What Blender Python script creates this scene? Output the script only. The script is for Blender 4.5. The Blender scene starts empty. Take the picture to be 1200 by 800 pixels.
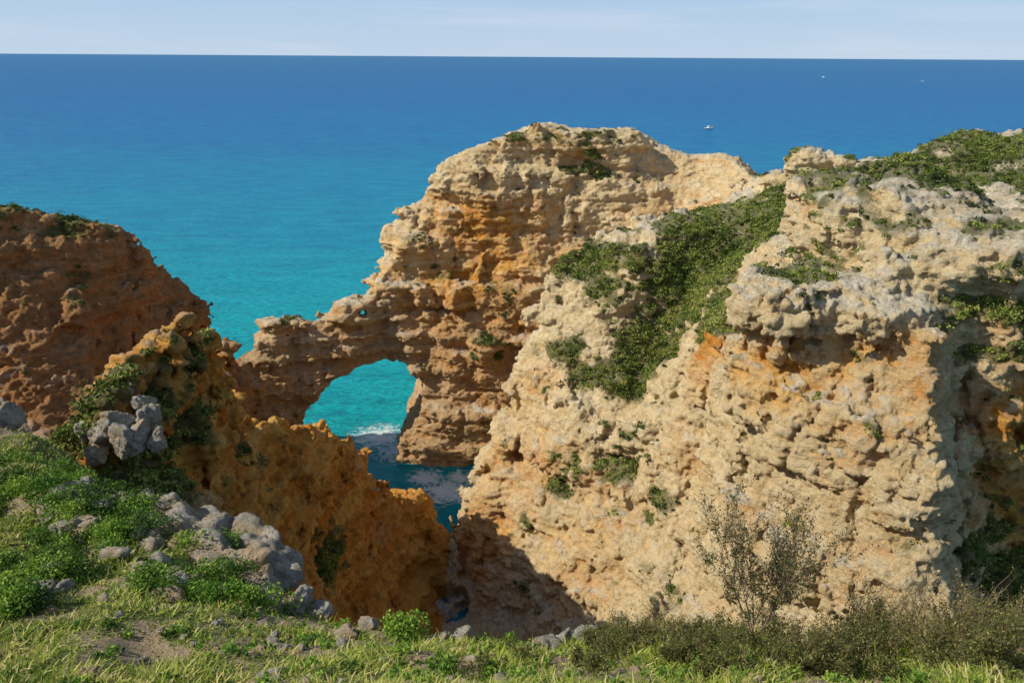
import bpy, math, random, time
import numpy as np
from mathutils import Vector, Matrix
from mathutils.geometry import delaunay_2d_cdt
T0=time.time()
random.seed(4); rng=np.random.default_rng(7)
scene=bpy.context.scene
scene.view_settings.view_transform='Standard'
scene.view_settings.look='None'
scene.view_settings.exposure=0
CZ=32.0; PITCH=math.radians(19.5); F=942.0
cp,sp=math.cos(PITCH),math.sin(PITCH)
def P(u,v,y):
    b=(400-v)/F; a=(u-600)/F
    t=y/(cp+b*sp)
    return (a*t,y,CZ+t*(-sp+b*cp))
# ------------------------------------------------------------ noise
_pr=np.random.default_rng(11)
PERM=np.concatenate([_pr.permutation(256)]*2).astype(np.int32)
_g=_pr.normal(size=(256,3)); _g/=np.linalg.norm(_g,axis=1)[:,None]
GX0,GY0,GZ0=[np.ascontiguousarray((_g[:,i]*1.6).astype(np.float32)) for i in range(3)]
def _pn(x,y,z):
    x=x.astype(np.float32);y=y.astype(np.float32);z=z.astype(np.float32)
    x0=np.floor(x);y0=np.floor(y);z0=np.floor(z)
    xf=x-x0;yf=y-y0;zf=z-z0
    xi=x0.astype(np.int32)&255; yi=y0.astype(np.int32)&255; zi=z0.astype(np.int32)&255
    u=xf*xf*xf*(xf*(xf*6-15)+10); v=yf*yf*yf*(yf*(yf*6-15)+10); w=zf*zf*zf*(zf*(zf*6-15)+10)
    r=[]
    for i in (0,1):
        X=PERM[(xi+i)&255]; fx=xf-i; q=[]
        for j in (0,1):
            A=PERM[X+((yi+j)&255)]; fy=yf-j; p=[]
            for k in (0,1):
                h=PERM[A+((zi+k)&255)]
                p.append(GX0[h]*fx+GY0[h]*fy+GZ0[h]*(zf-k))
            q.append(p[0]+w*(p[1]-p[0]))
        r.append(q[0]+v*(q[1]-q[0]))
    return r[0]+u*(r[1]-r[0])
def pn(x,y,z):
    n=len(x); out=np.empty(n,np.float32); C=30000
    for s in range(0,n,C):
        out[s:s+C]=_pn(x[s:s+C],y[s:s+C],z[s:s+C])
    return out
def cell(x,y,z):
    xi=np.floor(x).astype(np.int32)&255; yi=np.floor(y).astype(np.int32)&255; zi=np.floor(z).astype(np.int32)&255
    return (PERM[PERM[PERM[xi]+yi]+zi].astype(np.float32)/127.5-1)
# ------------------------------------------------------------ TIN
def dens(pts,step=1.2):
    o=[]
    for a,b in zip(pts[:-1],pts[1:]):
        a=np.array(a);b=np.array(b); n=max(1,int(np.linalg.norm((b-a)[:2])/step))
        for i in range(n): o.append(tuple(a+(b-a)*i/n))
    o.append(tuple(pts[-1])); return o
def raster(points,x0,x1,y0,y1,res,blur=2):
    pts=np.array(points); 
    key={}
    for p in pts: key.setdefault((round(p[0],1),round(p[1],1)),p)
    pts=np.array(list(key.values()))
    vo,eo,fo,ov,oe,of=delaunay_2d_cdt([Vector((p[0],p[1])) for p in pts],[],[],0,1e-4)
    z=[pts[o[0]][2] if len(o) else 0 for o in ov]
    nx=int((x1-x0)/res)+1; ny=int((y1-y0)/res)+1
    H=np.full((nx,ny),-3.0)
    for f in fo:
        p=[(vo[i].x,vo[i].y,z[i]) for i in f]
        a,b,c=p
        ix0=max(0,int((min(a[0],b[0],c[0])-x0)/res)); ix1=min(nx-1,int((max(a[0],b[0],c[0])-x0)/res)+1)
        iy0=max(0,int((min(a[1],b[1],c[1])-y0)/res)); iy1=min(ny-1,int((max(a[1],b[1],c[1])-y0)/res)+1)
        if ix1<ix0 or iy1<iy0: continue
        gx=x0+np.arange(ix0,ix1+1)[:,None]*res; gy=y0+np.arange(iy0,iy1+1)[None,:]*res
        D=(b[1]-c[1])*(a[0]-c[0])+(c[0]-b[0])*(a[1]-c[1])
        if abs(D)<1e-9: continue
        l1=((b[1]-c[1])*(gx-c[0])+(c[0]-b[0])*(gy-c[1]))/D
        l2=((c[1]-a[1])*(gx-c[0])+(a[0]-c[0])*(gy-c[1]))/D
        l3=1-l1-l2
        m=(l1>=-1e-5)&(l2>=-1e-5)&(l3>=-1e-5)
        zz=l1*a[2]+l2*b[2]+l3*c[2]
        sub=H[ix0:ix1+1,iy0:iy1+1]; sub[m]=zz[m]
    for _ in range(blur):
        Q=np.pad(H,1,mode='edge')
        H=(Q[:-2,1:-1]+Q[2:,1:-1]+Q[1:-1,:-2]+Q[1:-1,2:]+2*Q[1:-1,1:-1])/6
    return H
def bil(G,x,y,x0,y0,res):
    fx=np.clip((x-x0)/res,0,G.shape[0]-1.001); fy=np.clip((y-y0)/res,0,G.shape[1]-1.001)
    i=fx.astype(int); j=fy.astype(int); a=fx-i; b=fy-j
    return G[i,j]*(1-a)*(1-b)+G[i+1,j]*a*(1-b)+G[i,j+1]*(1-a)*b+G[i+1,j+1]*a*b
def L(*t,step=1.2): return dens([P(*q) for q in t],step)
def W(*t,step=1.2): return dens([tuple(map(float,q)) for q in t],step)
pts=[]
# --- central mass
pts+=L((437,322,65),(450,300,66),(455,272,66.5),(468,248,67),(495,222,67),(528,188,67),(545,176,67),(590,160,67),(640,147,68),(700,150,68),(742,152,69),(757,156,69.2),(777,190,69.3),(800,182,70),(835,176,70),(860,184,69),(878,210,66))
pts+=[(a,b+2.6,c-.1) for a,b,c in L((545,176,67),(590,160,67),(640,147,68),(700,150,68),(742,152,69))]
pts+=L((470,305,64.2),(520,292,64.6),(580,290,65),(650,290,65.3),(720,262,66),(790,245,66.5))
pts+=L((480,380,62.6),(520,380,62.3),(560,390,62),(620,380,62.5))
pts+=L((466,520,60.8),(500,545,59.8),(555,549,59.5))+W((-1,59,-1),(4,60,1),(9,61,8),(14,62,15))
pts+=W((-7.5,75,16),(-2,80,22),(6,82,24),(14,82,23),(21,80,21),step=3)
pts+=W((-13,67,-3),(-12.5,72,-3),(-11,79,-3),(-5,88,-3),(5,91,-3),(15,91,-3),(25,88,-3),(36,84,-3),(60,80,-3),step=2)
# --- bridge
br=[(437,338,64),(425,356,63),(405,352,62.5),(388,370,62),(365,376,61.5),(340,372,61),(318,374,60.5),(303,389,60),(298,416,59.5),(286,425,58.5)]
bp=[P(*q) for q in br]
pts+=dens(bp)
pts+=dens([(x,y-1.3,z-.9) for x,y,z in bp]); pts+=dens([(x,y+1.3,z-1.0) for x,y,z in bp])
pts+=W((-21,55.5,-3),(-18,56.8,-3),(-15,57.9,-3),(-12,59.2,-3))
pts+=W((-24,63,-3),(-20,64.2,-3),(-15,65.8,-3))
# --- far left cliff
cc=[(-420,205,40),(-200,222,43),(0,241,46),(60,255,47),(115,272,48),(150,294,49),(175,318,50),(200,335,51),(230,348,52),(255,366,53),(280,393,54)]
cw=[P(*q) for q in cc]
pts+=dens(cw)
pts+=dens([(x-1,y+4.5,z-1.5) for x,y,z in cw[:-2]],2)
pts+=dens([(x-2,y+11,-3) for x,y,z in cw[:-1]],2)
pts+=L((-300,320,40),(0,330,43.6),(100,350,45.2),(180,385,48.2),(250,412,51.6),step=2)
pts+=L((-300,400,38),(0,420,41.3),(100,430,43.2),(170,442,46),step=2)
pts+=L((-300,500,34),(0,500,38.5),(80,500,39.5),(150,482,41.5),step=2)
pts+=L((274,430,53),(272,450,52.5))+W((-18,53.5,1),(-17,49,2),(-17.5,44,3),(-18,39,6),(-19,33,12),(-18,27,17),(-17,22,20),step=2)
pts+=W((-60,30,22),(-45,28,22),(-30,24,22),(-22,19,22.5),(-15,16,22.5),step=3)
pts+=W((-60,12,24),(-40,12,24),(-20,12,22),(-12,12,18),step=4)
# --- near ridge
dcr=L((110,500,18),(140,455,19),(165,434,20),(190,398,22),(215,378,24),(240,388,25),(268,414,27.3),(300,458,31),(350,487,36),(400,515,40),(465,548,44),(505,592,47),(530,612,47.2),step=.8)
pts+=dcr
pts+=[(a-.7,b+.25,c-.3) for a,b,c in dcr[::2]]
pts+=[(a+.45,b-.35,c-.35) for a,b,c in dcr[2:18:2]]
pts+=W((-12.6,19,21),(-14,24,16.5),(-14.5,30,9),(-14.5,36,3),(-13,42,-2),(-10.3,47.5,-3),(-6,50.0,-3),(-2,50.4,-3))
pts+=L((150,540,18),(200,520,20.5),(225,500,22.3),(255,490,24.8),(292,522,28.2))
pts+=L((160,620,17.0),(200,600,18),(240,600,20.3),(300,600,25.3),(342,600,31),(400,600,37.2),(450,605,42),(500,635,44.6),(530,660,44.6))
pts+=L((250,700,18),(300,690,22.5),(335,690,27.3),(400,700,34),(470,710,38.5),(530,710,41.5))
pts+=W((-3.6,38,0),(-4.5,33,1),(-5,27,2),(-4.5,22,4),(-4,17,6),step=2)
pts+=W((-10,14,14),(-5,13,6),(3,12,4),(14,12,4),(30,10,4),(60,10,6),step=3)
# --- right massif
pts+=L((878,212,64),(830,238,58),(780,252,55),(740,260,53),(700,286,52),(660,316,51),(640,346,50),(612,388,48.5),(600,420,47.5),(580,470,46.5),(572,510,45.7),(560,545,45.2),(545,590,44.4))
pts+=W((-3.6,47.2,-1),(-1.5,49.5,-2),(1.5,53,-2),(5,56,2),(9,58.5,7),(13,61,13))
pts+=L((532,660,42.5),(550,722,40.2),(620,722,38),(700,722,35),(800,722,31),(900,722,28),(1000,722,26),(1095,722,24.5))
pts+=W((-1.5,37,0),(3,32.5,1),(7,28,3),(11,25,5),(15.5,22,5),(22,21,5),(30,20,6),(45,18,6),step=2)
pts+=L((600,560,43),(620,540,42.8),(640,500,43.6),(655,450,44.6),(690,400,46.3),(720,350,47.8),(745,300,49.5),(800,262,52.5),step=1.5)
pts+=L((590,640,41),(640,630,40),(700,600,39),(760,600,36.5),(830,620,32.5),step=1.5)
pts+=L((690,520,41.0),(720,500,41),(760,500,39.5),(810,520,35.5),(850,500,33.5),step=1.5)
pts+=L((748,470,43.0),(762,430,45.2),(780,395,46.5),(805,350,48.5),(860,300,50.5),(905,250,52.5),(930,222,55),step=1.5)
pts+=L((835,470,35.5),(842,420,37),(855,380,38.5),(870,340,40.5),(910,290,42.5),(940,262,44),step=1.5)
pts+=L((872,400,33.3),(885,345,33.2),(950,325,33),(1020,345,31.3),(1075,372,29.8),(1106,372,28.8))
pts+=L((880,430,32.4),(940,420,31.2),(1000,420,30.0),(1060,410,28.9),(1104,400,27.9))
pts+=L((870,500,32),(935,500,30),(1000,500,28.6),(1060,500,27.4),(1106,500,26.4))
pts+=L((870,600,30.8),(930,600,29),(1000,600,27.5),(1100,600,25.5))
pts+=L((925,310,38),(960,300,37.6),(1000,318,35.8),(1050,328,34.6),(1100,330,32.5),(1130,345,31.3))
pts+=L((946,285,38.5),(950,252,39),(975,222,40),(1000,200,40.5),(1030,190,40.5),(1062,186,40.5),(1100,200,40),(1130,222,39),(1165,240,38),(1200,262,37),(1300,290,36),(1450,300,36),(1700,300,40))
pts+=L((990,270,37.7),(1040,262,37),(1100,272,36),(1150,290,34.5),(1200,310,33),(1300,330,32))
pts+=L((1070,315,34.3),(1110,310,33),(1160,330,31.6),(1200,338,31),(1300,350,30.5),(1450,360,31))
pts+=L((1118,395,30),(1140,372,31),(1200,366,31.3),(1300,370,31.5),(1450,380,32))
pts+=L((1118,500,28.8),(1150,480,30.0),(1200,480,30.6),(1300,480,31.5))
pts+=L((1114,640,27),(1150,640,28.6),(1200,640,29),(1300,640,30))
pts+=L((1114,722,25.6),(1160,730,26.4),(1200,730,26.4))
pts+=L((885,222,60),(905,208,59.5),(960,200,58),(1010,203,57),(1050,196,58),(1075,180,60),(1100,160,61),(1130,152,62),(1200,147,62.5),(1350,138,64),(1600,130,68))
pts+=L((960,225,50),(1010,235,47),(1060,235,47),(1120,250,46),(1180,270,45),(1250,280,45),(1400,290,46),step=2)
pts+=L((1090,205,57),(1140,195,57),(1200,190,57),(1350,190,58),step=2)
pts+=W((22,76,17),(30,72,20),(40,74,24),(60,76,26),step=3)
pts+=W((60,30,25),(60,60,26),step=6)
X0,X1,Y0,Y1,RES=-60,60,10,98,0.25
H=raster(pts,X0,X1,Y0,Y1,RES,1)
gx,gy=np.gradient(H,RES); G=np.sqrt(gx*gx+gy*gy)
for _ in range(3):
    Q=np.pad(G,1,mode='edge'); G=(Q[:-2,1:-1]+Q[2:,1:-1]+Q[1:-1,:-2]+Q[1:-1,2:]+2*Q[1:-1,1:-1])/6
G=np.minimum(G,6)
HX=H.copy()
for _ in range(4):
    Q=np.pad(HX,1,mode='edge'); HX=np.maximum.reduce([Q[:-2,1:-1],Q[2:,1:-1],Q[1:-1,:-2],Q[1:-1,2:],Q[1:-1,1:-1]])
# ------------------------------------------------------------ field on polar grid
phi=np.arange(-0.80,0.74,0.0042); rr=15.5*np.exp(np.arange(0,math.log(97/15.5),0.0068)); zz=np.arange(-1.6,29.2,0.22)
nP,nR,nZ=len(phi),len(rr),len(zz)
PX=(rr[None,:]*np.sin(phi)[:,None]); PY=(rr[None,:]*np.cos(phi)[:,None])
Hc=bil(H,PX,PY,X0,Y0,RES); Gc=bil(G,PX,PY,X0,Y0,RES); Hm=bil(HX,PX,PY,X0,Y0,RES)+.35
Fd=((zz[None,None,:]-Hc[:,:,None])/np.sqrt(1+Gc*Gc)[:,:,None]).astype(np.float32)
def ell(c,r,x,y,z):
    k=np.sqrt(((x-c[0])/r[0])**2+((y-c[1])/r[1])**2+((z-c[2])/r[2])**2)
    return (k-1)*min(r)
blobs=[(P(925,352,32.5),(2.0,2.2,1.15)),(P(985,360,31.8),(2.1,2.0,1.0)),(P(1035,368,31.1),(1.4,1.6,.7)),
       (P(1150,300,34.2),(5,3.6,1.7)),(P(1040,265,37.5),(4.2,3,2.0)),(P(944,189,57),(1.3,1.1,1.0)),(P(985,190,56.5),(1.0,.9,.8)),
       (P(905,207,59),(1.0,.9,.4)),(P(405,362,62.4),(1.0,1.0,.8)),(P(345,386,61),(1.3,1.2,.8)),(P(315,386,60.5),(1.1,1.1,.8)),
       (P(575,600,43.6),(1.8,1.4,2.0)),(P(575,408,61.2),(1.2,1.0,1.2))]
for c,r in blobs:
    pm=(np.abs(PX-c[0])<r[0]*2.2)&(np.abs(PY-c[1])<r[1]*2.2)
    ii,jj=np.nonzero(pm)
    e=ell(c,r,PX[ii,jj][:,None],PY[ii,jj][:,None],zz[None,:])
    a=Fd[ii,jj,:]; k=.5; h=np.clip(.5+.5*(a-e)/k,0,1)
    Fd[ii,jj,:]=a*(1-h)+e*h-k*h*(1-h)
    pm=((PX-c[0])/r[0])**2+((PY-c[1])/r[1])**2<1.5
    Hm[pm]=np.maximum(Hm[pm],c[2]+r[2]+.3)
band=np.abs(Fd)<1.6
I,J,K=np.nonzero(band)
f32=np.float32
x=PX[I,J].astype(f32);y=PY[I,J].astype(f32);z=zz[K].astype(f32); st=np.clip((Gc[I,J]-.7)/1.6,0,1).astype(f32)
am=.5+.5*st
inD=(x<-4)&(x>-15.3)&(y<52)
inB=(x<-11)&(x>-21)&(y>56)
eR=(x>-4)&(y<56)
crust=np.clip((z-19)/3,0,1)*eR+np.where(eR,0,.15)
am=np.where(inD,am*.8,am); am=np.where(inB,am*.6,am)
inC=(x<-15.3)&(y<56)
n=am*1.0*pn(x/8,y/8,z/8)
w3_=pn(x/3.1+9,y/3.1,z/2.8)
n-=am*(.36+.14*crust)*(np.abs(w3_)*2-.5)
w5=pn(x/2.0,y/2.0+5,z/2.4)
n+=am*.22*w5
w6=pn(x/1.15,y/1.15+5,z/.9)
n-=am*(.09+.08*crust)*(np.abs(w6)*2-.5)
s=pn(x/16,y/16,z/1.3+.03*x)
n+=st*np.where(eR,.30,np.where(inC,.20,.36))*np.tanh(5*s)
n-=st*.34*(np.abs(pn(x/1.6+3,y/1.6,z/5.5))*2-.5)
ck=np.abs(pn(x/3.4+.35*w5+11,y/3.4+.35*w3_,z/16))
n+=st*.60*np.clip(1-ck/.075,0,1)
n+=am*.18*cell(x/1.7+.7*w3_+.3*w6,y/1.7+.7*w5,z/.95+.5*w5+.25*w3_)
n+=am*.36*cell(x/3.3+.6*w5+7,y/3.3+.6*w3_,z/2.0+.5*w3_+.02*x)
v_=Fd[I,J,K]+n.astype(np.float32)
Fd[I,J,K]=np.maximum(v_,((z-Hm[I,J])*.6).astype(np.float32))
# tunnel carve
tp=[P(u,v,60.5) for u,v in [(350,492),(366,470),(388,446),(425,434),(472,435),(492,456),(492,490),(470,512),(462,560),(380,640),(330,560)]]
tp=np.array([(p[0],p[2]) for p in tp])
ci=np.nonzero((PX>-22)&(PX<-4)&(PY>52.5)&(PY<84))
cx=np.repeat(PX[ci][:,None],nZ,1).ravel(); cy=np.repeat(PY[ci][:,None],nZ,1).ravel(); cz=np.repeat(zz[None,:],len(ci[0]),0).ravel()
d=np.full(cx.shape,1e9); ins=np.zeros(cx.shape,bool)
wx=cx+.30*pn(cx/1.7,cy/1.7,cz/1.7); wz=cz+.30*pn(cx/1.7+7,cy/1.7,cz/1.7)
for a,b in zip(tp,np.roll(tp,-1,axis=0)):
    e=b-a; w0=wx-a[0]; w1=wz-a[1]
    t=np.clip((w0*e[0]+w1*e[1])/(e@e),0,1)
    d=np.minimum(d,(w0-t*e[0])**2+(w1-t*e[1])**2)
    c=((a[1]>wz)!=(b[1]>wz))&(wx<(b[0]-a[0])*(wz-a[1])/(b[1]-a[1]+1e-12)+a[0])
    ins^=c
sd=np.sqrt(d)*np.where(ins,-1,1)
sd=np.maximum(sd,np.maximum(53.5-cy,cy-83))
hc=P(425,367,62.7)
sd2=np.sqrt((cx-hc[0]-(cy-hc[1])*-.18)**2+(cz-hc[2]+(cy-hc[1])*.32)**2)-.34
sd2=np.maximum(sd2,np.abs(cy-62.7)-3)
sd=np.minimum(sd,sd2).reshape(-1,nZ)
Fd[ci[0],ci[1],:]=np.maximum(Fd[ci[0],ci[1],:],-sd)
# ------------------------------------------------------------ surface nets
def cid(i,j,k): return (i*(nR-1)+j)*(nZ-1)+k
neg=Fd<0
POS=[];CELL=[];QUADS=[]
for ax in range(3):
    sl0=[slice(None)]*3; sl1=[slice(None)]*3; sl0[ax]=slice(0,-1); sl1[ax]=slice(1,None)
    ch=neg[tuple(sl0)]!=neg[tuple(sl1)]
    i,j,k=np.nonzero(ch)
    i1,j1,k1=(i+(ax==0),j+(ax==1),k+(ax==2))
    f0=Fd[i,j,k];f1=Fd[i1,j1,k1]; t=f0/(f0-f1)
    p0=np.stack([PX[i,j],PY[i,j],zz[k]],1); p1=np.stack([PX[i1,j1],PY[i1,j1],zz[k1]],1)
    p=p0+(p1-p0)*t[:,None]
    idx=[i,j,k]; o=[a for a in range(3) if a!=ax]
    cl=[];ok=np.ones(len(i),bool)
    dims=(nP-1,nR-1,nZ-1)
    for da,db in ((1,1),(0,1),(0,0),(1,0)):
        c=[q.copy() for q in idx]; c[o[0]]=c[o[0]]-da; c[o[1]]=c[o[1]]-db
        good=(c[o[0]]>=0)&(c[o[1]]>=0)&(c[o[0]]<dims[o[0]])&(c[o[1]]<dims[o[1]])
        ok&=good
        cl.append(cid(*c)); POS.append(p[good]); CELL.append(cid(*c)[good])
    q=np.stack(cl,1)[ok]; fl=(f0<0)[ok]
    if ax==1: fl=~fl
    q[~fl]=q[~fl][:,::-1]
    QUADS.append(q)
POS=np.concatenate(POS);CELL=np.concatenate(CELL);QUADS=np.concatenate(QUADS)
uc,inv=np.unique(CELL,return_inverse=True)
cnt=np.bincount(inv)
V=np.stack([np.bincount(inv,weights=POS[:,a])/cnt for a in range(3)],1)
Q=np.searchsorted(uc,QUADS)
e1=V[Q[:,2]]-V[Q[:,0]]; e2=V[Q[:,3]]-V[Q[:,1]]
if np.cross(e1,e2)[:,2].sum()<0: Q=Q[:,::-1]
lab=np.arange(len(V))
ed=np.concatenate([Q[:,[0,1]],Q[:,[1,2]],Q[:,[2,3]],Q[:,[3,0]]])
for it in range(60):
    m=np.minimum(lab[ed[:,0]],lab[ed[:,1]])
    new=lab.copy(); np.minimum.at(new,ed[:,0],m); np.minimum.at(new,ed[:,1],m)
    new=new[new]; new=new[new]
    if (new==lab).all(): break
    lab=new
c=np.bincount(lab,minlength=len(V))
keep=c[lab]>1500
Q=Q[keep[Q[:,0]]]
used=np.unique(Q); remap=np.zeros(len(V),int); remap[used]=np.arange(len(used)); V=V[used]; Q=remap[Q]
def mk(name,V,Fc,nv=4):
    me=bpy.data.meshes.new(name)
    me.vertices.add(len(V)); me.vertices.foreach_set('co',np.asarray(V,np.float32).ravel())
    me.loops.add(len(Fc)*nv); me.loops.foreach_set('vertex_index',np.asarray(Fc,np.int32).ravel())
    me.polygons.add(len(Fc)); me.polygons.foreach_set('loop_start',np.arange(0,len(Fc)*nv,nv,dtype=np.int32))
    me.update(calc_edges=True)
    return me
def obj(name,me,mat=None,smooth=True):
    o=bpy.data.objects.new(name,me); scene.collection.objects.link(o)
    if mat: me.materials.append(mat)
    if smooth: me.polygons.foreach_set('use_smooth',np.ones(len(me.polygons),bool))
    return o
me=mk('tmp',V,Q); o=obj('tmp',me)
md=o.modifiers.new('s','SUBSURF'); md.levels=1; md.render_levels=1
dg=bpy.context.evaluated_depsgraph_get()
m2=bpy.data.meshes.new_from_object(o.evaluated_get(dg))
bpy.data.objects.remove(o)
N=len(m2.vertices); co=np.empty(N*3,np.float32); m2.vertices.foreach_get('co',co); co=co.reshape(-1,3)
no=np.empty(N*3,np.float32); m2.vertex_normals.foreach_get('vector',no); no=no.reshape(-1,3)
x,y,z=co.T.copy()
steep=np.clip(1-no[:,2],0,1)
wa=pn(x/.9,y/.9,z/.6); w=np.abs(wa)*2; w2=np.abs(pn(x/.42+3,y/.42,z/.3))*2; w3=pn(x/.2,y/.2+8,z/.2); w4=pn(x/.6,y/.6+8,z/.5)
ly=pn(x/8,y/8,z/.34)
cru=np.where((x>-4)&(y<56),.55+.3*np.clip((z-19)/3,0,1),.6)
fine=((w-.5)*.12+(w2-.5)*.10)*cru+w3*.085+w4*.05
bl=cell(x/.75+.6*w4,y/.75+.6*wa,z/.42+.5*w4)*.10+cell(x/.33+.6*wa,y/.33+.5*w4+5,z/.2+.5*wa)*.045
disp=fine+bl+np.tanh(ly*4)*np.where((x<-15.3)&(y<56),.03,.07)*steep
co2=co+no*disp[:,None]
Fq=np.empty(len(m2.polygons)*4,np.int32); m2.loops.foreach_get('vertex_index',Fq); Fq=Fq.reshape(-1,4)
def blobmask(lst,x,y,z):
    o=np.zeros(len(x),np.float32)
    for (c,r,a) in lst:
        o=np.maximum(o,a*np.exp(-(((x-c[0])**2+(y-c[1])**2+(z-c[2])**2)/(r*r))**1.5))
    return o
lown=pn(x/5,y/5,z/3); medn=pn(x/1.6,y/1.6+4,z/1.2); smn=pn(x/.7,y/.7+4,z/.7)
isA=(y>56.5)&(x>-21)&(x<16+(y-60)*.8)&(y>56.5+np.clip((x-2)*.35,0,6))
isD=(~isA)&(x<-4.0)&(x>-15.3)&(y<52)
isC=(~isA)&(~isD)&(x<-4.0)
isE=~(isA|isD|isC)
orange=np.where(isD,.85,0)+np.where(isA,.28,0)+np.where(isC,.50,0)+np.where(isE,.05,0)
orange=orange+blobmask([(P(930,430,32.5),2.6,.75),(P(1010,430,31),2.2,.6),(P(620,560,43),4,.4),(P(575,620,42),3,.6),(P(700,640,38),4,.3),(P(1190,520,31),5,.7),(P(600,460,46),3,.3),(P(830,400,39),2.5,.7),(P(560,320,64),6,.35),(P(1080,430,28),2.5,.4),(P(960,540,28.5),3,.2),(P(780,560,36),3,.2)],x,y,z)
orange+=.25*lown+.12*medn-.9*disp  # disp term puts cavity contrast into the colour: crevices browner
grey=np.clip((no[:,2]-.45)*2.2,0,1)*.75+.30*lown+.20*medn-.22+.8*disp  # raised spots paler, the other half of the painted cavity contrast
grey=np.where(isE,grey+.30*np.clip((z-20)/4,0,1),grey)
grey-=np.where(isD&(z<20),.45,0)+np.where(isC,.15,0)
red=np.where(isC,.85,0)+np.where(isA,.5*np.clip((16-z)/6,0,1)+.02,0)  # red-brown rock mask; left cliff's shade is put into this colour too
VL=[(P(860,290,49.5),5,.9),(P(810,340,48.5),4,.9),(P(775,390,46),3.2,.9),(P(910,255,52),4,.9),(P(850,370,41),3,.8),(P(760,440,44.5),2,.9),(P(790,420,44),2.5,.8),
  (P(775,590,36.3),1.2,.9),(P(970,305,37.5),1.8,.9),(P(1190,355,31),2.8,.95),(P(1150,200,58),6,.75),(P(1190,200,57),5,.75),(P(690,310,51),2.5,.7),(P(660,400,46),1.5,.6),(P(700,440,44),2,.5),(P(740,520,40),2,.55),(P(720,350,48),2.5,.6),
  (P(200,470,21),2.2,.9),(P(175,500,20),2.0,.9),(P(230,480,23.5),1.5,.8),(P(310,545,29.5),1.3,.95),(P(283,525,27),1.1,.9),(P(370,668,34),2.4,.95),(P(90,320,44),2.4,.9),(P(30,265,46.5),3,.5),(P(90,272,48),3,.5),
  (P(150,520,19),2,.9),(P(130,560,18),2.5,1),(P(500,298,64.5),2.2,.6),(P(570,405,61),1.6,.9),(P(590,345,63),2,.5),(P(690,185,68.5),3.5,.65),(P(610,180,67.5),2.5,.5),(P(720,170,69),3,.5),(P(345,380,61),1.6,.5),(P(1020,300,36),2.8,.75),(P(930,330,34),1.5,.6),
  (P(1075,205,40),3.5,.7),(P(890,270,49),5,.9),(P(1000,225,40),3,.65),(P(915,215,57),2.5,.7),(P(620,610,41),1,.7),(P(1190,700,27),4,.9),(P(215,400,24),1.4,.7),(P(840,250,57),3,.6),(P(1100,250,38),3.5,.6),(P(600,700,38),2,.5),(P(660,560,41),1.5,.5),(P(1150,280,35),3,.55)]
veg=blobmask(VL,x,y,z)
veg=veg+(.45*lown)*(veg>.1)+.42*medn+.25*smn
veg=veg+np.where((no[:,2]>.5)&(z>6),np.where(isE,.21,.08),0)
veg*=np.clip((no[:,2]-.0)*3,0,1)
veg=np.clip(veg,0,1)
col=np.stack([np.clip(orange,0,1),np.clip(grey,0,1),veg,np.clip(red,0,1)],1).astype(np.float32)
fc=Fq[:,0]
def addcol(me,c,name='Mask'):
    a=me.color_attributes.new(name,'FLOAT_COLOR','POINT'); a.data.foreach_set('color',np.asarray(c,np.float32).ravel())
# ------------------------------------------------------------ materials
def newmat(name):
    m=bpy.data.materials.new(name); m.use_nodes=True; nt=m.node_tree; nt.nodes.clear()
    out=nt.nodes.new('ShaderNodeOutputMaterial'); b=nt.nodes.new('ShaderNodeBsdfPrincipled')
    nt.links.new(b.outputs[0],out.inputs[0]); return m,nt,b,out
class NB:
    def __init__(s,nt): s.nt=nt
    def n(s,t,**k):
        q=s.nt.nodes.new(t)
        for a,v in k.items(): setattr(q,a,v)
        return q
    def l(s,a,b): s.nt.links.new(a,b)
    def noise(s,vec,scale,detail=6,rough=.6,dist=0):
        q=s.n('ShaderNodeTexNoise'); q.inputs['Scale'].default_value=scale; q.inputs['Detail'].default_value=detail
        q.inputs['Roughness'].default_value=rough; q.inputs['Distortion'].default_value=dist; s.l(vec,q.inputs['Vector']); return q.outputs['Fac']
    def ramp(s,fac,stops):
        q=s.n('ShaderNodeValToRGB'); s.l(fac,q.inputs[0]); e=q.color_ramp.elements
        while len(e)<len(stops): e.new(.5)
        for i,(p,c) in enumerate(stops):
            e[i].position=p; e[i].color=(c,c,c,1) if not hasattr(c,'__len__') else (*c,1)
        return q.outputs[0]
    def mix(s,f,a,b,mode='MIX'):
        q=s.n('ShaderNodeMix',data_type='RGBA',blend_type=mode)
        for sock,v in ((q.inputs[0],f),(q.inputs[6],a),(q.inputs[7],b)):
            if hasattr(v,'links'): s.l(v,sock)
            elif hasattr(v,'__len__'): sock.default_value=(*v,1)
            else: sock.default_value=v
        return q.outputs[2]
    def math(s,op,a,b=0,c=None,clamp=False):
        q=s.n('ShaderNodeMath',operation=op,use_clamp=clamp)
        for i,v in enumerate((a,b,c)):
            if v is None: continue
            if hasattr(v,'links'): s.l(v,q.inputs[i])
            else: q.inputs[i].default_value=v
        return q.outputs[0]
    def mapping(s,vec,scale):
        q=s.n('ShaderNodeMapping'); q.inputs['Scale'].default_value=scale; s.l(vec,q.inputs[0]); return q.outputs[0]
    def vor(s,vec,scale,feat='F1'):
        q=s.n('ShaderNodeTexVoronoi',feature=feat); q.inputs['Scale'].default_value=scale; s.l(vec,q.inputs['Vector']); return q.outputs['Distance']
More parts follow.
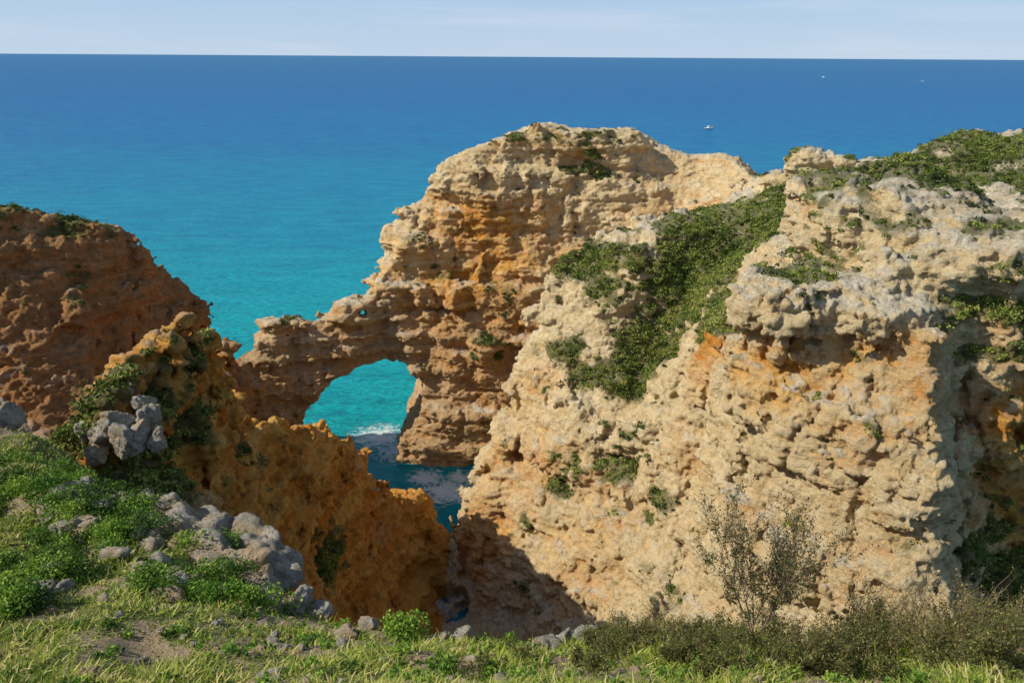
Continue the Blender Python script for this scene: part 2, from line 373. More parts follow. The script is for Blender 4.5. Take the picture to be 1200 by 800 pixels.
def rockmat(name):
    m,nt,b,out=newmat(name); B=NB(nt)
    pos=B.n('ShaderNodeNewGeometry').outputs['Position']
    at=B.n('ShaderNodeAttribute'); at.attribute_name='Mask'
    sep=B.n('ShaderNodeSeparateColor'); B.l(at.outputs['Color'],sep.inputs[0])
    OR,GR,VG,RD=sep.outputs[0],sep.outputs[1],sep.outputs[2],at.outputs['Alpha']
    n2=B.noise(pos,1.1,8,.78); n3=B.noise(pos,6,5,.75)
    st=B.noise(B.mapping(pos,(.14,.14,1.6)),1.0,6,.68,.5)
    base=B.mix(B.ramp(n2,[(.34,0),(.54,1)]),(.80,.53,.22),(.94,.77,.48))
    base=B.mix(B.ramp(st,[(.42,0),(.58,.6)]),base,B.mix(n2,(.94,.79,.53),(.80,.52,.20)))
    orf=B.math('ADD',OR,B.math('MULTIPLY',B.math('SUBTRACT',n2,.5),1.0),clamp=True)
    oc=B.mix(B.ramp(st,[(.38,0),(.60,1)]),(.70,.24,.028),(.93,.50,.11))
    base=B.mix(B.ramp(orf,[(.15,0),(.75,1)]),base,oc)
    rc=B.mix(B.ramp(n2,[(.38,0),(.60,1)]),(.20,.080,.036),(.56,.235,.080))  # red-brown rock, darkened so the left cliff reads as shaded
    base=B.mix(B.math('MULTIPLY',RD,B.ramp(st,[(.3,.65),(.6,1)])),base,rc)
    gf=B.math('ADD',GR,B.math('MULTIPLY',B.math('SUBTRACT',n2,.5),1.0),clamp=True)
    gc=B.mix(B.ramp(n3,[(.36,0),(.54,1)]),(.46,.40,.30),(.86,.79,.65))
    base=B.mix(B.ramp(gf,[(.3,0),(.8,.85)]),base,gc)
    sn=B.noise(B.mapping(pos,(.9,.9,.20)),1.0,5,.68)
    base=B.mix(B.ramp(sn,[(.58,0),(.72,.45)]),base,(.25,.16,.08))
    base=B.mix(B.ramp(st,[(.475,0),(.495,.35),(.515,0)]),base,(.30,.17,.07))
    base=B.mix(B.ramp(sn,[(.44,0),(.455,.38),(.47,0)]),base,(.32,.19,.08))
    base=B.mix(B.ramp(n3,[(.33,.6),(.40,0)]),base,(.26,.15,.06))
    vf=B.math('ADD',VG,B.math('MULTIPLY',B.math('SUBTRACT',n3,.5),.9),clamp=True)
    vc=B.mix(n2,(.07,.08,.025),(.24,.22,.08))
    base=B.mix(B.ramp(vf,[(.38,0),(.62,.85)]),base,vc)
    B.l(base,b.inputs['Base Color']); b.inputs['Roughness'].default_value=.92; b.inputs['Specular IOR Level'].default_value=.12
    h=B.math('ADD',B.noise(pos,2.2,9,.78),B.math('MULTIPLY',B.ramp(st,[(.44,1),(.495,0),(.55,1)]),.08))
    bp=B.n('ShaderNodeBump'); bp.inputs['Strength'].default_value=1; bp.inputs['Distance'].default_value=.5
    B.l(h,bp.inputs['Height']); B.l(bp.outputs[0],b.inputs['Normal'])
    return m
ROCK=rockmat('limestone_cliff')
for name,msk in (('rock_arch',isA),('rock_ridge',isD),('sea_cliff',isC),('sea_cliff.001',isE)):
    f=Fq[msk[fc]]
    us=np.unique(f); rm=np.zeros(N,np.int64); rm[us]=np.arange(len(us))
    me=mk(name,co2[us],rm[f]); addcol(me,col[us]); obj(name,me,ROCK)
# ------------------------------------------------------------ leaf helper
def leafmat(name,c1,c2,c3,trans=.25):
    m,nt,b,out=newmat(name); B=NB(nt)
    at=B.n('ShaderNodeAttribute'); at.attribute_name='tint'
    c=B.ramp(at.outputs['Fac'],[(0,c1),(.5,c2),(1,c3)])
    B.l(c,b.inputs['Base Color']); b.inputs['Roughness'].default_value=.7; b.inputs['Specular IOR Level'].default_value=.2
    tr=B.n('ShaderNodeBsdfTranslucent'); B.l(c,tr.inputs[0]); mx=B.n('ShaderNodeMixShader'); mx.inputs[0].default_value=trans
    B.l(b.outputs[0],mx.inputs[1]); B.l(tr.outputs[0],mx.inputs[2]); B.l(mx.outputs[0],out.inputs[0])
    return m
def leaves(c,size,up=.5,asp=.45,rg=rng):
    n=len(c); d=rg.normal(size=(n,3)); d[:,2]+=up; d/=np.linalg.norm(d,axis=1)[:,None]
    s=np.cross(d,rg.normal(size=(n,3))); s/=np.linalg.norm(s,axis=1)[:,None]
    L_=size[:,None]
    v=np.stack([c-d*L_*.5,c+s*L_*asp*.5,c+d*L_*.5,c-s*L_*asp*.5],1).reshape(-1,3)
    return v,np.arange(n*4).reshape(-1,4)
def addtint(me,t):
    a=me.attributes.new('tint','FLOAT','POINT'); a.data.foreach_set('value',np.asarray(t,np.float32))
def leafobj(name,centers,size,tint,mat,up=.5,asp=.45):
    v,f=leaves(centers,size,up,asp); me=mk(name,v,f); addtint(me,np.repeat(np.clip(tint,0,1),4)); return obj(name,me,mat,False)
SCRUB=leafmat('scrub_leaf',(.04,.055,.016),(.13,.19,.03),(.36,.37,.09))
cand=np.nonzero((veg>.40)&(no[:,2]>.1))[0]
dist=np.sqrt(x[cand]**2+y[cand]**2)
wgt=((dist**2)*(veg[cand]-.36)**1.2).astype(np.float64); wgt/=wgt.sum()
nb=12000
ch=rng.choice(cand,nb,p=wgt)
r=(rng.uniform(.06,.26,nb)*(.45+1.05*veg[ch])); r=np.where(rng.uniform(0,1,nb)<.08,r*1.9,r)
nl=38
dd=rng.normal(size=(nb,nl,3)); dd/=np.linalg.norm(dd,axis=2)[:,:,None]; dd[:,:,2]=np.abs(dd[:,:,2])*.75
rad=rng.uniform(.45,1,size=(nb,nl))
cen=co2[ch][:,None,:]+dd*(r[:,None]*rad)[:,:,None]-np.array([0,0,.05])
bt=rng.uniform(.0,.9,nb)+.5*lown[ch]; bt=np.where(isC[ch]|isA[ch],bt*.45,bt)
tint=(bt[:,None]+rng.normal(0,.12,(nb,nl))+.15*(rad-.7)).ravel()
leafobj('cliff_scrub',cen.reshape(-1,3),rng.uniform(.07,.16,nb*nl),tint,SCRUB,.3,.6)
# ------------------------------------------------------------ foreground clifftop
q=[]
q+=W((-18,-4,29.5),(-6,-4,30.2),(6,-4,30.2),(18,-4,29.5),step=2)
q+=W((-18,2,27.5),(-6,2,28.8),(0,2,28.9),(6,2,28.8),(18,2,28),step=2)
q+=L((-400,800,6.5),(0,800,6),(300,800,5.8),(600,800,5.6),(900,800,5.6),(1200,800,5.6),(1700,800,6),step=1)
q+=L((-300,690,9),(0,700,8.8),(150,712,8.4),(300,735,8),(470,765,7.5),(600,765,7.5),(750,762,7.4),(900,768,7.2),(1050,768,7.2),(1200,765,7.2),(1500,760,7.5),step=1)
ed=L((328,708,9.6),(400,724,9),(470,742,8.5),(550,748,8.3),(650,744,8.5),(750,738,8.7),(850,746,8.4),(950,752,8.2),(1080,750,8.2),(1200,744,8.3),(1500,730,8.6),step=.8)
q+=ed
q+=[(a,b+.9,c-2.2) for a,b,c in ed]+[(a,b+2.0,c-9) for a,b,c in ed]+[(a,b+3.2,c-18) for a,b,c in ed]
q+=L((-300,560,13),(0,590,12.8),(60,580,13),(130,592,13),(200,603,12.8),(270,628,12.4),(312,656,11.8),step=.8)
q+=L((0,650,11),(60,650,10.8),(150,676,9.9),(250,692,9.7),(318,702,9.7),step=.8)
cr=L((150,600,13.2),(205,606,13),(275,632,12.5),(318,660,11.8),(332,700,10.2),step=.8)
q+=[(a+.5,b+.9,c-3) for a,b,c in cr]+[(a+1.0,b+2.0,c-11) for a,b,c in cr]
q+=L((-300,500,16.5),(0,512,16.5),(50,517,16.5),(95,545,16.3),(125,575,15),step=.8)
q+=L((-300,530,14.5),(0,548,14.6),(60,556,14.5),(110,580,14),step=.8)
q+=W((-20,18.5,21.5),(-15,19.5,21),(-11,19,20.5),(-9,17.5,19),(-7.5,15.5,14),(-6,14.5,8))
q+=W((-22,-4,29),(-22,6,26),(-22,14,24.5),(-22,20,21.5),step=3)
q+=W((22,-4,29),(22,6,26),(22,9,24),(22,12,6),step=3)
q+=W((-5,18,5),(5,14,4),(22,14,4),(-5,20,5),step=2)
nx0,nx1,ny0,ny1,nr=-20,20,-4,20,.07
HN=raster(q,nx0,nx1,ny0,ny1,nr,5)
gx=nx0+np.arange(HN.shape[0])*nr; gy=ny0+np.arange(HN.shape[1])*nr
GX,GY=np.meshgrid(gx,gy,indexing='ij'); fx=GX.ravel();fy=GY.ravel()
nn=(.20+.16*np.clip((fy-9)/2,0,1))*pn(fx/1.9,fy/1.9,fx*0)+.13*pn(fx/.7,fy/.7,fx*0+3)+.05*pn(fx/.25,fy/.25,fx*0+5)
HN2=HN+nn.reshape(HN.shape)
ggx,ggy=np.gradient(HN,nr); SL=np.sqrt(ggx**2+ggy**2)
fv=np.stack([fx,fy,HN2.ravel()],1)
a=np.arange(HN.size).reshape(HN.shape)
ff=np.stack([a[:-1,:-1],a[1:,:-1],a[1:,1:],a[:-1,1:]],-1).reshape(-1,4)
me=mk('grassy_clifftop',fv,ff)
slr=SL.ravel()
def patchf(X,Y): return .50+.80*pn(X/1.1,Y/1.1,X*0+9)+.45*pn(X/.45,Y/.45,X*0+1)+.12*np.clip((Y-9)/3,0,1)
patch=patchf(fx,fy)
rockn=np.clip((slr-1.0)/1.2,0,1)
addcol(me,np.stack([rockn*.3,np.clip(patch,0,1),rockn,rockn],1))
m,nt,b,out=newmat('clifftop_ground'); B=NB(nt)
pos=B.n('ShaderNodeNewGeometry').outputs['Position']
at=B.n('ShaderNodeAttribute'); at.attribute_name='Mask'; sep=B.n('ShaderNodeSeparateColor'); B.l(at.outputs['Color'],sep.inputs[0])
n2=B.noise(pos,4,6,.7); n3=B.noise(pos,22,4,.7)
soil=B.mix(n3,(.18,.12,.065),(.50,.37,.23)); gr=B.mix(n2,(.08,.11,.025),(.22,.23,.06))
c=B.mix(B.ramp(sep.outputs[1],[(.25,0),(.5,1)]),soil,gr)
rk=B.mix(B.ramp(n2,[(.35,0),(.65,1)]),(.34,.22,.11),(.55,.46,.33))
c=B.mix(B.ramp(sep.outputs[2],[(.2,0),(.7,1)]),c,rk)
B.l(c,b.inputs['Base Color']); b.inputs['Roughness'].default_value=.95
bp=B.n('ShaderNodeBump'); bp.inputs['Distance'].default_value=.15; B.l(B.math('ADD',n2,B.math('MULTIPLY',n3,.4)),bp.inputs['Height']); B.l(bp.outputs[0],b.inputs['Normal'])
obj('grassy_clifftop',me,m)
def gz(X,Y): return bil(HN2,np.asarray(X,float),np.asarray(Y,float),nx0,ny0,nr)
def gs(X,Y): return bil(SL,np.asarray(X,float),np.asarray(Y,float),nx0,ny0,nr)
def scatter(n,ph0,ph1,r0,r1):
    ph=rng.uniform(ph0,ph1,n); r=np.exp(rng.uniform(math.log(r0),math.log(r1),n))
    X=r*np.sin(ph); Y=r*np.cos(ph)
    k=(X>nx0+.3)&(X<nx1-.3)&(Y<ny1-.3)&(gs(X,Y)<1.5)
    return X[k],Y[k]
s1=scatter(200000,-.85,.85,3.2,12); s2=scatter(60000,-.80,-.2,10,20)
GX_=np.concatenate([s1[0],s2[0]]);GY_=np.concatenate([s1[1],s2[1]])
pt=patchf(GX_,GY_)
k=rng.uniform(0,1,len(GX_))<np.clip(pt*1.3,.08,1); GX_,GY_,pt=GX_[k],GY_[k],pt[k]
n=len(GX_); base=np.stack([GX_,GY_,gz(GX_,GY_)-.01],1)
dr=np.sqrt(GX_**2+GY_**2)
hgt=rng.uniform(.02,.09,n)*(.5+.9*np.clip(pt,0,1)); wd=rng.uniform(.005,.013,n)*(dr/7)**.7
an=rng.uniform(0,6.283,n); sd_=np.stack([np.cos(an),np.sin(an),an*0],1)*wd[:,None]
ln=rng.normal(0,.45,(n,3)); ln[:,2]=1; 
mid=base+ln*(hgt*.5)[:,None]; tip=base+(ln*np.array([1.8,1.8,.95]))*hgt[:,None]
v=np.stack([base-sd_,base+sd_,mid+sd_*.8,mid-sd_*.8,tip+sd_*.15,tip-sd_*.15],1).reshape(-1,3); idx=np.arange(n)*6
fa=np.concatenate([np.stack([idx,idx+1,idx+2,idx+3],1),np.stack([idx+3,idx+2,idx+4,idx+5],1)])
me=mk('grass',v,fa)
tt=.42+.42*pn(GX_/.9,GY_/.9,GX_*0+2)+rng.normal(0,.16,n)+.3*pn(GX_/3,GY_/3,GX_*0); tt=np.where(rng.uniform(0,1,n)<.16,1.0,np.clip(tt,0,.85))
addtint(me,np.repeat(tt,6))
GRASS=leafmat('grass_blade',(.09,.15,.022),(.33,.40,.05),(.66,.54,.24),.35)
obj('grass',me,GRASS,False)
# ------------------------------------------------------------ leafy bushes
BUSH=leafmat('bush_leaf',(.03,.07,.012),(.13,.26,.03),(.36,.47,.07),.3)
def bushcloud(cs,nl,leaf,jit=.12):
    C=[];S=[];Tn=[]
    for (c,r,tn) in cs:
        n=int(nl*(r/.3)**2)+10
        k=7; lob=rng.normal(size=(k,3)); lob/=np.linalg.norm(lob,axis=1)[:,None]; lob[:,2]=np.abs(lob[:,2])*.6; lob*=r*.55
        li=rng.integers(0,k,n); d=rng.normal(size=(n,3)); d/=np.linalg.norm(d,axis=1)[:,None]
        rd=rng.uniform(.35,1,n)**.6*r*rng.uniform(.38,.6,k)[li]
        p=np.array(c)+lob[li]+d*rd[:,None]
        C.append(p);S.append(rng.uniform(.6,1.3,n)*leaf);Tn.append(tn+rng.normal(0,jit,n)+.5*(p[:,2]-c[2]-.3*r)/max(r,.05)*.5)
    return np.concatenate(C),np.concatenate(S),np.concatenate(Tn)
def onground(u,v,y):
    p=P(u,v,y); return (p[0],p[1],float(gz([p[0]],[p[1]])[0]))
for (u,v,y,r,t) in [(472,745,7.9,.36,.6),(240,705,9.0,.28,.7),(288,712,8.8,.26,.6),(520,788,6.2,.2,.5),(600,735,8.3,.16,.6),(575,790,6.0,.15,.6)]:
    c=onground(u,v,y); a_,b_,c_=bushcloud([((c[0],c[1],c[2]+r*.3),r,t)],900,.045)
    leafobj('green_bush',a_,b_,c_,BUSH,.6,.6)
cs=[]
for i in range(600):
    ph=rng.uniform(-.66,-.22); r_=rng.uniform(9.5,18.0); X,Y=r_*math.sin(ph),r_*math.cos(ph)
    if gs([X],[Y])[0]>1.6: continue
    if pn(np.array([X/1.3]),np.array([Y/1.3]),np.array([4.4]))[0]<-.02: continue
    r=rng.uniform(.12,.46); cs.append(((X,Y,float(gz([X],[Y])[0])+r*.25),r,rng.uniform(-.1,.8)))
for i in range(170):
    ph=rng.uniform(-.6,.6); r_=rng.uniform(5.5,9.2); X,Y=r_*math.sin(ph),r_*math.cos(ph)
    if gs([X],[Y])[0]>1.6: continue
    r=rng.uniform(.05,.15); cs.append(((X,Y,float(gz([X],[Y])[0])+r*.2),r,rng.uniform(.1,.8)))
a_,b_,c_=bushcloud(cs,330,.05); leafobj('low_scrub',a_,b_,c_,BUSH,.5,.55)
# ------------------------------------------------------------ woody shrubs
def tube(pl,r0,r1,Vv,Ff):
    n=len(pl); b0=len(Vv)
    for i,p in enumerate(pl):
        r=r0+(r1-r0)*i/(n-1)
        for k in range(3):
            a=k*2.094
            Vv.append((p[0]+r*math.cos(a),p[1]+r*math.sin(a),p[2]+r*.3*math.sin(a)))
    for i in range(n-1):
        for k in range(3):
            A=b0+i*3+k; Bq=b0+i*3+(k+1)%3
            Ff.append((A,Bq,Bq+3,A+3))
def shrub(c,h,spread,stems,Vv,Ff,tips,depth=2,thick=.010):
    def grow(p,d,l,r,dep):
        pl=[p]; n=5
        for i in range(n):
            d=[d[j]+random.gauss(0,.16) for j in range(3)]; d[2]+=.06
            m_=math.sqrt(sum(q*q for q in d)); d=[q/m_ for q in d]
            p=[p[j]+d[j]*l/n for j in range(3)]; pl.append(p)
            if dep>0 and i>=1:
                for _ in range(2 if dep>1 else 3):
                    dd=[d[j]+random.gauss(0,.55) for j in range(3)]; dd[2]=abs(dd[2])*.8+.2
                    m_=math.sqrt(sum(q*q for q in dd)); grow(p,[q/m_ for q in dd],l*random.uniform(.3,.5),r*.5,dep-1)
            if dep<2: tips.append(p)
        tube(pl,r,r*.4,Vv,Ff)
    for s in range(stems):
        a=random.uniform(0,6.283); t=random.uniform(.1,1)*spread
        d=[math.cos(a)*t,math.sin(a)*t,1]; m_=math.sqrt(sum(q*q for q in d))
        grow([c[0]+math.cos(a)*.05,c[1]+math.sin(a)*.05,c[2]-.05],[q/m_ for q in d],h*random.uniform(.6,1.05),thick,depth)
TWIG,nt,b,out=newmat('dry_twig'); b.inputs['Roughness'].default_value=.9
B=NB(nt); B.l(B.mix(B.noise(B.n('ShaderNodeNewGeometry').outputs['Position'],9,3,.6),(.10,.065,.035),(.34,.24,.13)),b.inputs['Base Color'])
OLIVE=leafmat('olive_leaf',(.045,.055,.018),(.15,.16,.035),(.46,.37,.14),.3)
def mkshrub(name,specs,leafn=2,leafs=.035,tm=.4):
    e=bpy.data.objects.new(name,None); scene.collection.objects.link(e)
    Vv=[];Ff=[];tips=[]
    for s in specs: shrub(*s[:4],Vv,Ff,tips,*s[4:])
    o=obj('branches',mk('branches',np.array(Vv),np.array(Ff)),TWIG,True); o.parent=e
    t=np.repeat(np.array(tips),leafn,axis=0); t=t+rng.normal(0,.02,t.shape)
    o=leafobj('leaves',t,rng.uniform(.5,1.3,len(t))*leafs,tm+rng.normal(0,.22,len(t)),OLIVE,.8,.4); o.parent=e
c=onground(885,745,7.9)
mkshrub('tall_shrub',[(c,1.3,.28,10,2,.010)],2,.034,-.02)
sp_=[]
for i in range(125):
    u=random.uniform(700,1230) if i<100 else random.uniform(560,1230); yy=random.uniform(5.9,8.4); 
    X=(u-600)/F*yy/.81; cc_=(X,yy,float(gz([X],[yy])[0]))
    g=1.0+.5*max(0,min(1,(u-820)/200))
    sp_.append((cc_,random.uniform(.18,.46)*g*(.7+.3*(yy-5.9)/2.5),.8,random.randint(5,8),1,.005))
mkshrub('dry_scrub',sp_,2,.034,.38)
sp_=[]
for i in range(16):
    u=random.uniform(1020,1215); yy=random.uniform(7.3,8.4); X=(u-600)/F*yy/.82
    sp_.append(((X,yy,float(gz([X],[yy])[0])),random.uniform(.6,1.05),.5,4,1,.007))
c=onground(1010,745,8.0); sp_.append((c,.75,.5,4,2,.006))
c=onground(790,745,8.2); sp_.append((c,.6,.7,5,2,.006))
mkshrub('dry_stalks',sp_,1,.03,.9)
# ------------------------------------------------------------ boulders
GREY,nt,b,out=newmat('grey_limestone'); B=NB(nt)
pos=B.n('ShaderNodeNewGeometry').outputs['Position']; n2=B.noise(pos,2.5,6,.7); n3=B.noise(pos,14,5,.75)
c=B.mix(B.ramp(n2,[(.35,0),(.65,1)]),(.28,.25,.20),(.64,.58,.48)); c=B.mix(B.ramp(n3,[(.50,0),(.66,.6)]),c,(.15,.125,.09)); c=B.mix(B.ramp(B.noise(pos,1.1,3,.6),[(.46,0),(.60,.65)]),c,(.50,.32,.15))
B.l(c,b.inputs['Base Color']); b.inputs['Roughness'].default_value=.95; b.inputs['Specular IOR Level'].default_value=.15
bp=B.n('ShaderNodeBump'); bp.inputs['Distance'].default_value=.2; B.l(B.math('ADD',B.noise(pos,5,7,.78),B.math('MULTIPLY',B.vor(pos,9),.3)),bp.inputs['Height']); B.l(bp.outputs[0],b.inputs['Normal'])
import bmesh
def ico(s):
    bm=bmesh.new(); bmesh.ops.create_icosphere(bm,subdivisions=s,radius=1); bm.verts.ensure_lookup_table()
    r=(np.array([v.co[:] for v in bm.verts]),np.array([[v.index for v in f.verts] for f in bm.faces])); bm.free(); return r
ICO={5:ico(5),3:ico(3)}
def rockverts(c,s,seed,lod=5):
    ID=ICO[lod][0]
    g=np.random.default_rng(seed); pl=g.normal(size=(11,3)); pl/=np.linalg.norm(pl,axis=1)[:,None]; dd=g.uniform(.55,1.0,11)
    k=ID@pl.T; r=np.where(k>.05,dd/np.maximum(k,.05),9).min(1); r=np.minimum(r,1.25)
    p=ID*r[:,None]*np.array(s)
    sc=max(s); q=p/sc*1.6+seed*3.3
    nz=.12*(np.abs(pn(*q.T*1.0))*2-.4)+.09*pn(*(q.T*2.3))+.06*(np.abs(pn(*(q.T*5)))*2-.3)
    p=p+ID*nz[:,None]*sc*.8
    an=g.uniform(0,6.28); ca,sa=math.cos(an),math.sin(an)
    p=np.stack([p[:,0]*ca-p[:,1]*sa,p[:,0]*sa+p[:,1]*ca,p[:,2]],1)
    return p+np.array(c)
def rockobj(name,lst,lod=5):
    vs=[];fs=[];o_=0
    for c,s,sd in lst: vs.append(rockverts(c,s,sd,lod)); fs.append(ICO[lod][1]+o_); o_+=len(ICO[lod][0])
    me=mk(name,np.concatenate(vs),np.concatenate(fs),3); return obj(name,me,GREY)
lst=[];sd=1
for (u,v,yy,s) in [(75,590,12.6,.55),(110,592,12.7,.5),(140,603,12.5,.6),(165,600,12.9,.5),(185,618,12.5,.65),(215,622,12.5,.75),(245,640,12.2,.8),(275,645,12.1,.7),(300,655,11.9,.6),(312,672,11.5,.55),
   (120,625,11.8,.45),(160,640,11.6,.5),(200,655,11.4,.6),(240,665,11.3,.65),(280,675,11.1,.65),(305,690,10.6,.45),(60,605,12.2,.35),(95,620,11.8,.35),(230,690,10.3,.25),(258,655,11.8,.6),(290,668,11.4,.6),(175,628,12,.55)]:
    p=P(u,v+2,yy); sd+=1; lst.append(((p[0],p[1],p[2]-s*.15),(s*1.15,s*.9,s*.72),sd))
rockobj('rocky_outcrop',lst)
lst=[]
for (u,v,yy,s) in [(118,515,18,.46),(140,500,18.4,.52),(148,520,17.8,.46),(176,500,18.6,.46),(128,482,19,.4),(152,470,19.4,.38),(112,535,17.6,.32),(168,478,19.2,.36),(10,500,17,.42),(-10,495,17,.5),(98,510,18.2,.33),(30,516,16.8,.3),(185,520,18.2,.32),(160,515,18,.4)]:
    p=P(u,v,yy); sd+=1; lst.append((p,(s*.75,s*.75,s*1.0),sd))
rockobj('boulder_pile',lst)
for (u,v,yy,s) in [(208,700,9.3,(.30,.22,.16)),(345,718,9.2,(.42,.22,.17)),(372,716,9.3,(.25,.2,.17)),(408,756,7.9,(.16,.11,.09)),(437,740,8.5,(.17,.12,.12)),(108,795,6.1,(.16,.12,.09)),(660,742,8.6,(.28,.22,.2)),(735,740,8.7,(.22,.16,.14)),(695,748,8.4,(.2,.17,.13)),(545,752,8.0,(.17,.12,.11)),(590,760,7.9,(.15,.11,.09)),(515,758,7.9,(.14,.11,.09)),(150,700,9,(.15,.12,.09)),(640,750,8.2,(.22,.15,.14)),(250,770,7,(.1,.08,.05)),(330,765,7.3,(.12,.1,.06))]:
    p=onground(u,v,yy); sd+=1; rockobj('limestone_rock',[((p[0],p[1],p[2]+s[2]*.35),s,sd)])
lst=[]
for i in range(190):
    ph=rng.uniform(-.62,.6); r_=rng.uniform(5.6,9.3) if i<135 else rng.uniform(9.5,16)
    if i>=135: ph=rng.uniform(-.62,-.3)
    X,Y=r_*math.sin(ph),r_*math.cos(ph)
    if gs([X],[Y])[0]>1.6: continue
    s=rng.uniform(.02,.065)*(1 if i<135 else 3.0); sd+=1
    lst.append(((X,Y,float(gz([X],[Y])[0])+s*.3),(s*1.2,s,s*.7),sd))
rockobj('loose_stones',lst,3)
lst=[]
for i,(u,v,yy,s) in enumerate([(500,712,41,1.0),(520,722,40.6,.9),(485,722,40,.8),(535,712,41.6,.7)]):
    p=P(u,v,yy); sd+=1; lst.append((p,(s,s,s*.8),sd))
rockobj('gully_boulders',lst)
# ------------------------------------------------------------ sea
m,nt,b,out=newmat('sea_water'); B=NB(nt)
pos=B.n('ShaderNodeNewGeometry').outputs['Position']
ln_=B.n('ShaderNodeVectorMath',operation='LENGTH'); B.l(B.mapping(pos,(.75,1,0)),ln_.inputs[0]); D=ln_.outputs['Value']
big=B.noise(B.mapping(pos,(.004,.012,0)),1,4,.6)
Dm=B.math('MULTIPLY',D,B.math('ADD',.65,B.math('MULTIPLY',big,.8)))
fac=B.math('DIVIDE',Dm,B.math('ADD',Dm,300))
c=B.ramp(fac,[(.14,(.0,.26,.30)),(.19,(.0,.41,.41)),(.25,(.0,.43,.45)),(.36,(.0,.29,.43)),(.55,(.0,.145,.38)),(.74,(.0,.085,.31)),(.96,(.0,.075,.24))])
w1=B.noise(B.mapping(pos,(.10,.32,0)),1,7,.74,.4); w2=B.noise(B.mapping(pos,(.9,1.8,0)),1,6,.70,.5)
c=B.mix(B.ramp(w2,[(.38,.65),(.57,0)]),c,(.0,.12,.24))
c=B.mix(B.ramp(w1,[(.47,0),(.68,.40)]),c,(.02,.42,.56))
c=B.mix(B.ramp(w1,[(.34,.25),(.46,0)]),c,(.0,.08,.26))
foam=None
for (u,v,yy,r) in [(445,512,62,3.4),(525,575,54.5,3.0),(470,530,60,2.8),(540,560,57,1.8),(500,560,57,2.0)]:
    p=P(u,v,yy); k=CZ/(CZ-p[2]); p=(p[0]*k,p[1]*k)
    vm=B.n('ShaderNodeVectorMath',operation='DISTANCE'); B.l(pos,vm.inputs[0]); vm.inputs[1].default_value=(p[0],p[1],0)
    g=B.math('SUBTRACT',1,B.math('DIVIDE',vm.outputs['Value'],r),clamp=True)
    foam=g if foam is None else B.math('MAXIMUM',foam,g)
fn=B.noise(pos,1.9,8,.78,.8)
ffac=B.ramp(B.math('ADD',B.math('MULTIPLY',foam,.28),fn),[(.57,0),(.69,.9)])
c=B.mix(B.math('MULTIPLY',ffac,B.ramp(foam,[(0,0),(.2,1)])),c,(.8,.88,.88))
B.l(c,b.inputs['Base Color']); b.inputs['Roughness'].default_value=.35; b.inputs['IOR'].default_value=1.33; b.inputs['Specular IOR Level'].default_value=.10
hh=B.math('ADD',B.math('MULTIPLY',w1,1.6),B.math('MULTIPLY',w2,.6))
bp=B.n('ShaderNodeBump'); bp.inputs['Distance'].default_value=.9; bp.inputs['Strength'].default_value=.9; B.l(hh,bp.inputs['Height']); B.l(bp.outputs[0],b.inputs['Normal'])
S=90000
me=mk('sea',[(-S,-300,0),(S,-300,0),(S,S,0),(-S,S,0)],[(0,1,2,3)]); obj('sea',me,m,False)
# ------------------------------------------------------------ boats
WHT,nt,b,out=newmat('white_gelcoat'); b.inputs['Base Color'].default_value=(.8,.8,.78,1); b.inputs['Roughness'].default_value=.3
GLS,nt,b,out=newmat('cabin_window'); b.inputs['Base Color'].default_value=(.03,.04,.05,1); b.inputs['Roughness'].default_value=.1
def boat(u,v,length,ang):
    a_=(u-600)/F; b_=(400-v)/F; t=CZ/(sp-b_*cp); x_,y_=a_*t,(cp+b_*sp)*t
    e=bpy.data.objects.new('motorboat',None); scene.collection.objects.link(e)
    secs=[(-.5,.17,.13),(-.25,.19,.13),(0,.19,.14),(.25,.14,.16),(.42,.06,.18),(.5,.005,.19)]
    V=[];Fc=[]
    for s,w_,h in secs: V+=[(s,-w_,h),(s,-w_*.8,.02),(s,0,-.05),(s,w_*.8,.02),(s,w_,h),(s,0,h-.01)]
    for i in range(5):
        for k in range(6): Fc.append((i*6+k,i*6+(k+1)%6,i*6+6+(k+1)%6,i*6+6+k))
    h=obj('hull',mk('hull',V,Fc),WHT,False); h.parent=e
    def frustum(x0,x1,w_,z0,z1,ins,nm,mt):
        V=[(x0,-w_,z0),(x1,-w_,z0),(x1,w_,z0),(x0,w_,z0),(x0+ins*.4,-w_*.85,z1),(x1-ins,-w_*.85,z1),(x1-ins,w_*.85,z1),(x0+ins*.4,w_*.85,z1)]
        o=obj(nm,mk(nm,V,[(0,1,5,4),(1,2,6,5),(2,3,7,6),(3,0,4,7),(4,5,6,7),(3,2,1,0)]),mt,False); o.parent=e
    frustum(-.12,.24,.12,.131,.20,.05,'cabin_base',WHT); frustum(-.10,.19,.10,.202,.27,.06,'windscreen',GLS); frustum(-.14,.14,.11,.272,.30,.02,'cabin_roof',WHT)
    e.location=(x_,y_,.05); e.scale=(length,)*3; e.rotation_euler=(0,0,ang)
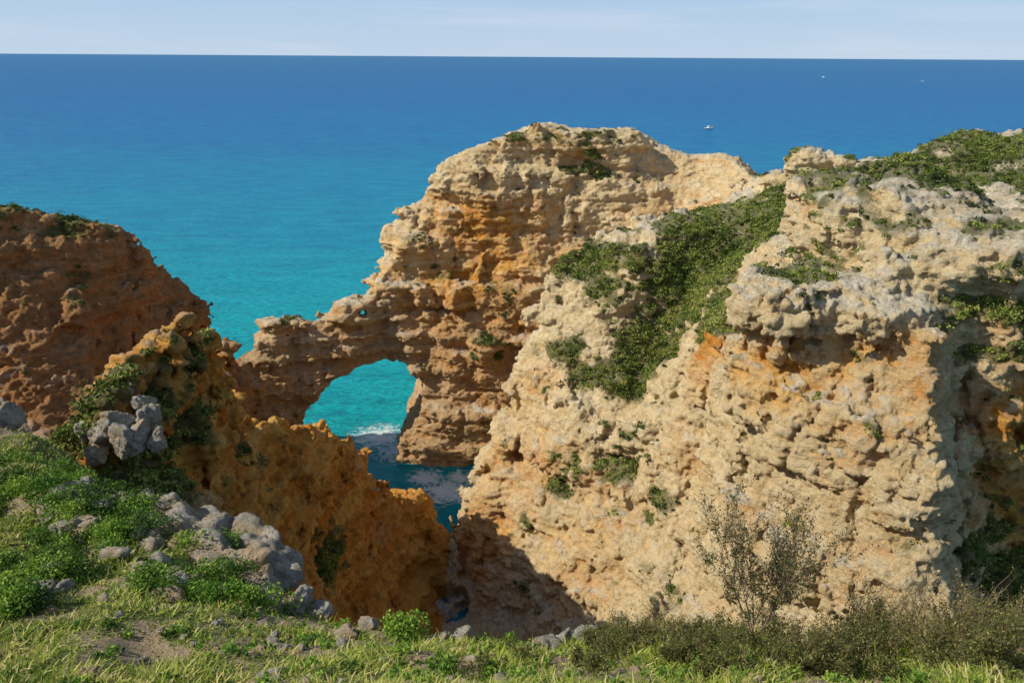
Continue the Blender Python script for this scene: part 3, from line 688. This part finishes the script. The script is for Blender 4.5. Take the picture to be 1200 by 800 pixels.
boat(829,150,5.0,.5); boat(963,88.5,5,2.5); boat(1079,93,6,.2)
# ------------------------------------------------------------ light, sky, camera
az=math.radians(-103); el=math.radians(39)
sv=Vector((math.sin(az)*math.cos(el),math.cos(az)*math.cos(el),math.sin(el)))
ld=bpy.data.lights.new('sun','SUN'); ld.energy=5.0; ld.angle=math.radians(.5); ld.color=(1,.95,.82)
lo=bpy.data.objects.new('sun',ld); scene.collection.objects.link(lo); lo.rotation_euler=sv.to_track_quat('Z','Y').to_euler()
wd=bpy.data.worlds.new('World'); scene.world=wd; wd.use_nodes=True; nt=wd.node_tree; B=NB(nt)
bg=nt.nodes['Background']; sk=B.n('ShaderNodeTexSky',sky_type='NISHITA'); sk.sun_disc=False; sk.sun_elevation=el; sk.sun_rotation=az; sk.air_density=1.0; sk.dust_density=.6; sk.ozone_density=1
tc=B.n('ShaderNodeTexCoord'); sxx=B.n('ShaderNodeSeparateXYZ'); B.l(tc.outputs['Generated'],sxx.inputs[0])
hz=B.ramp(sxx.outputs[2],[(.0,.92),(.06,.85),(.30,0)])
k=1/.13
pale=B.mix(B.ramp(sxx.outputs[2],[(0,0),(.09,1)]),(.52,.67,.84),(.34,.53,.83))
pk=B.n('ShaderNodeVectorMath',operation='SCALE'); B.l(pale,pk.inputs[0]); pk.inputs['Scale'].default_value=k
base=B.mix(hz,sk.outputs[0],pk.outputs[0])
cl=B.noise(B.mapping(tc.outputs['Generated'],(2.0,2.0,24)),1.6,6,.6,.5)
B.l(B.mix(B.ramp(cl,[(.49,0),(.74,.4)]),base,(.68*k,.75*k,.85*k)),bg.inputs[0]); bg.inputs[1].default_value=.13
cam=bpy.data.cameras.new('camera'); co_=bpy.data.objects.new('camera',cam); scene.collection.objects.link(co_); scene.camera=co_
cam.sensor_width=36; cam.lens=F/1200*36; cam.clip_end=250000; cam.clip_start=.05
co_.matrix_world=Matrix.Translation((0,0,CZ))@Matrix.Rotation(math.radians(90)-PITCH,4,'X')@Matrix.Rotation(math.radians(.36),4,'Z')
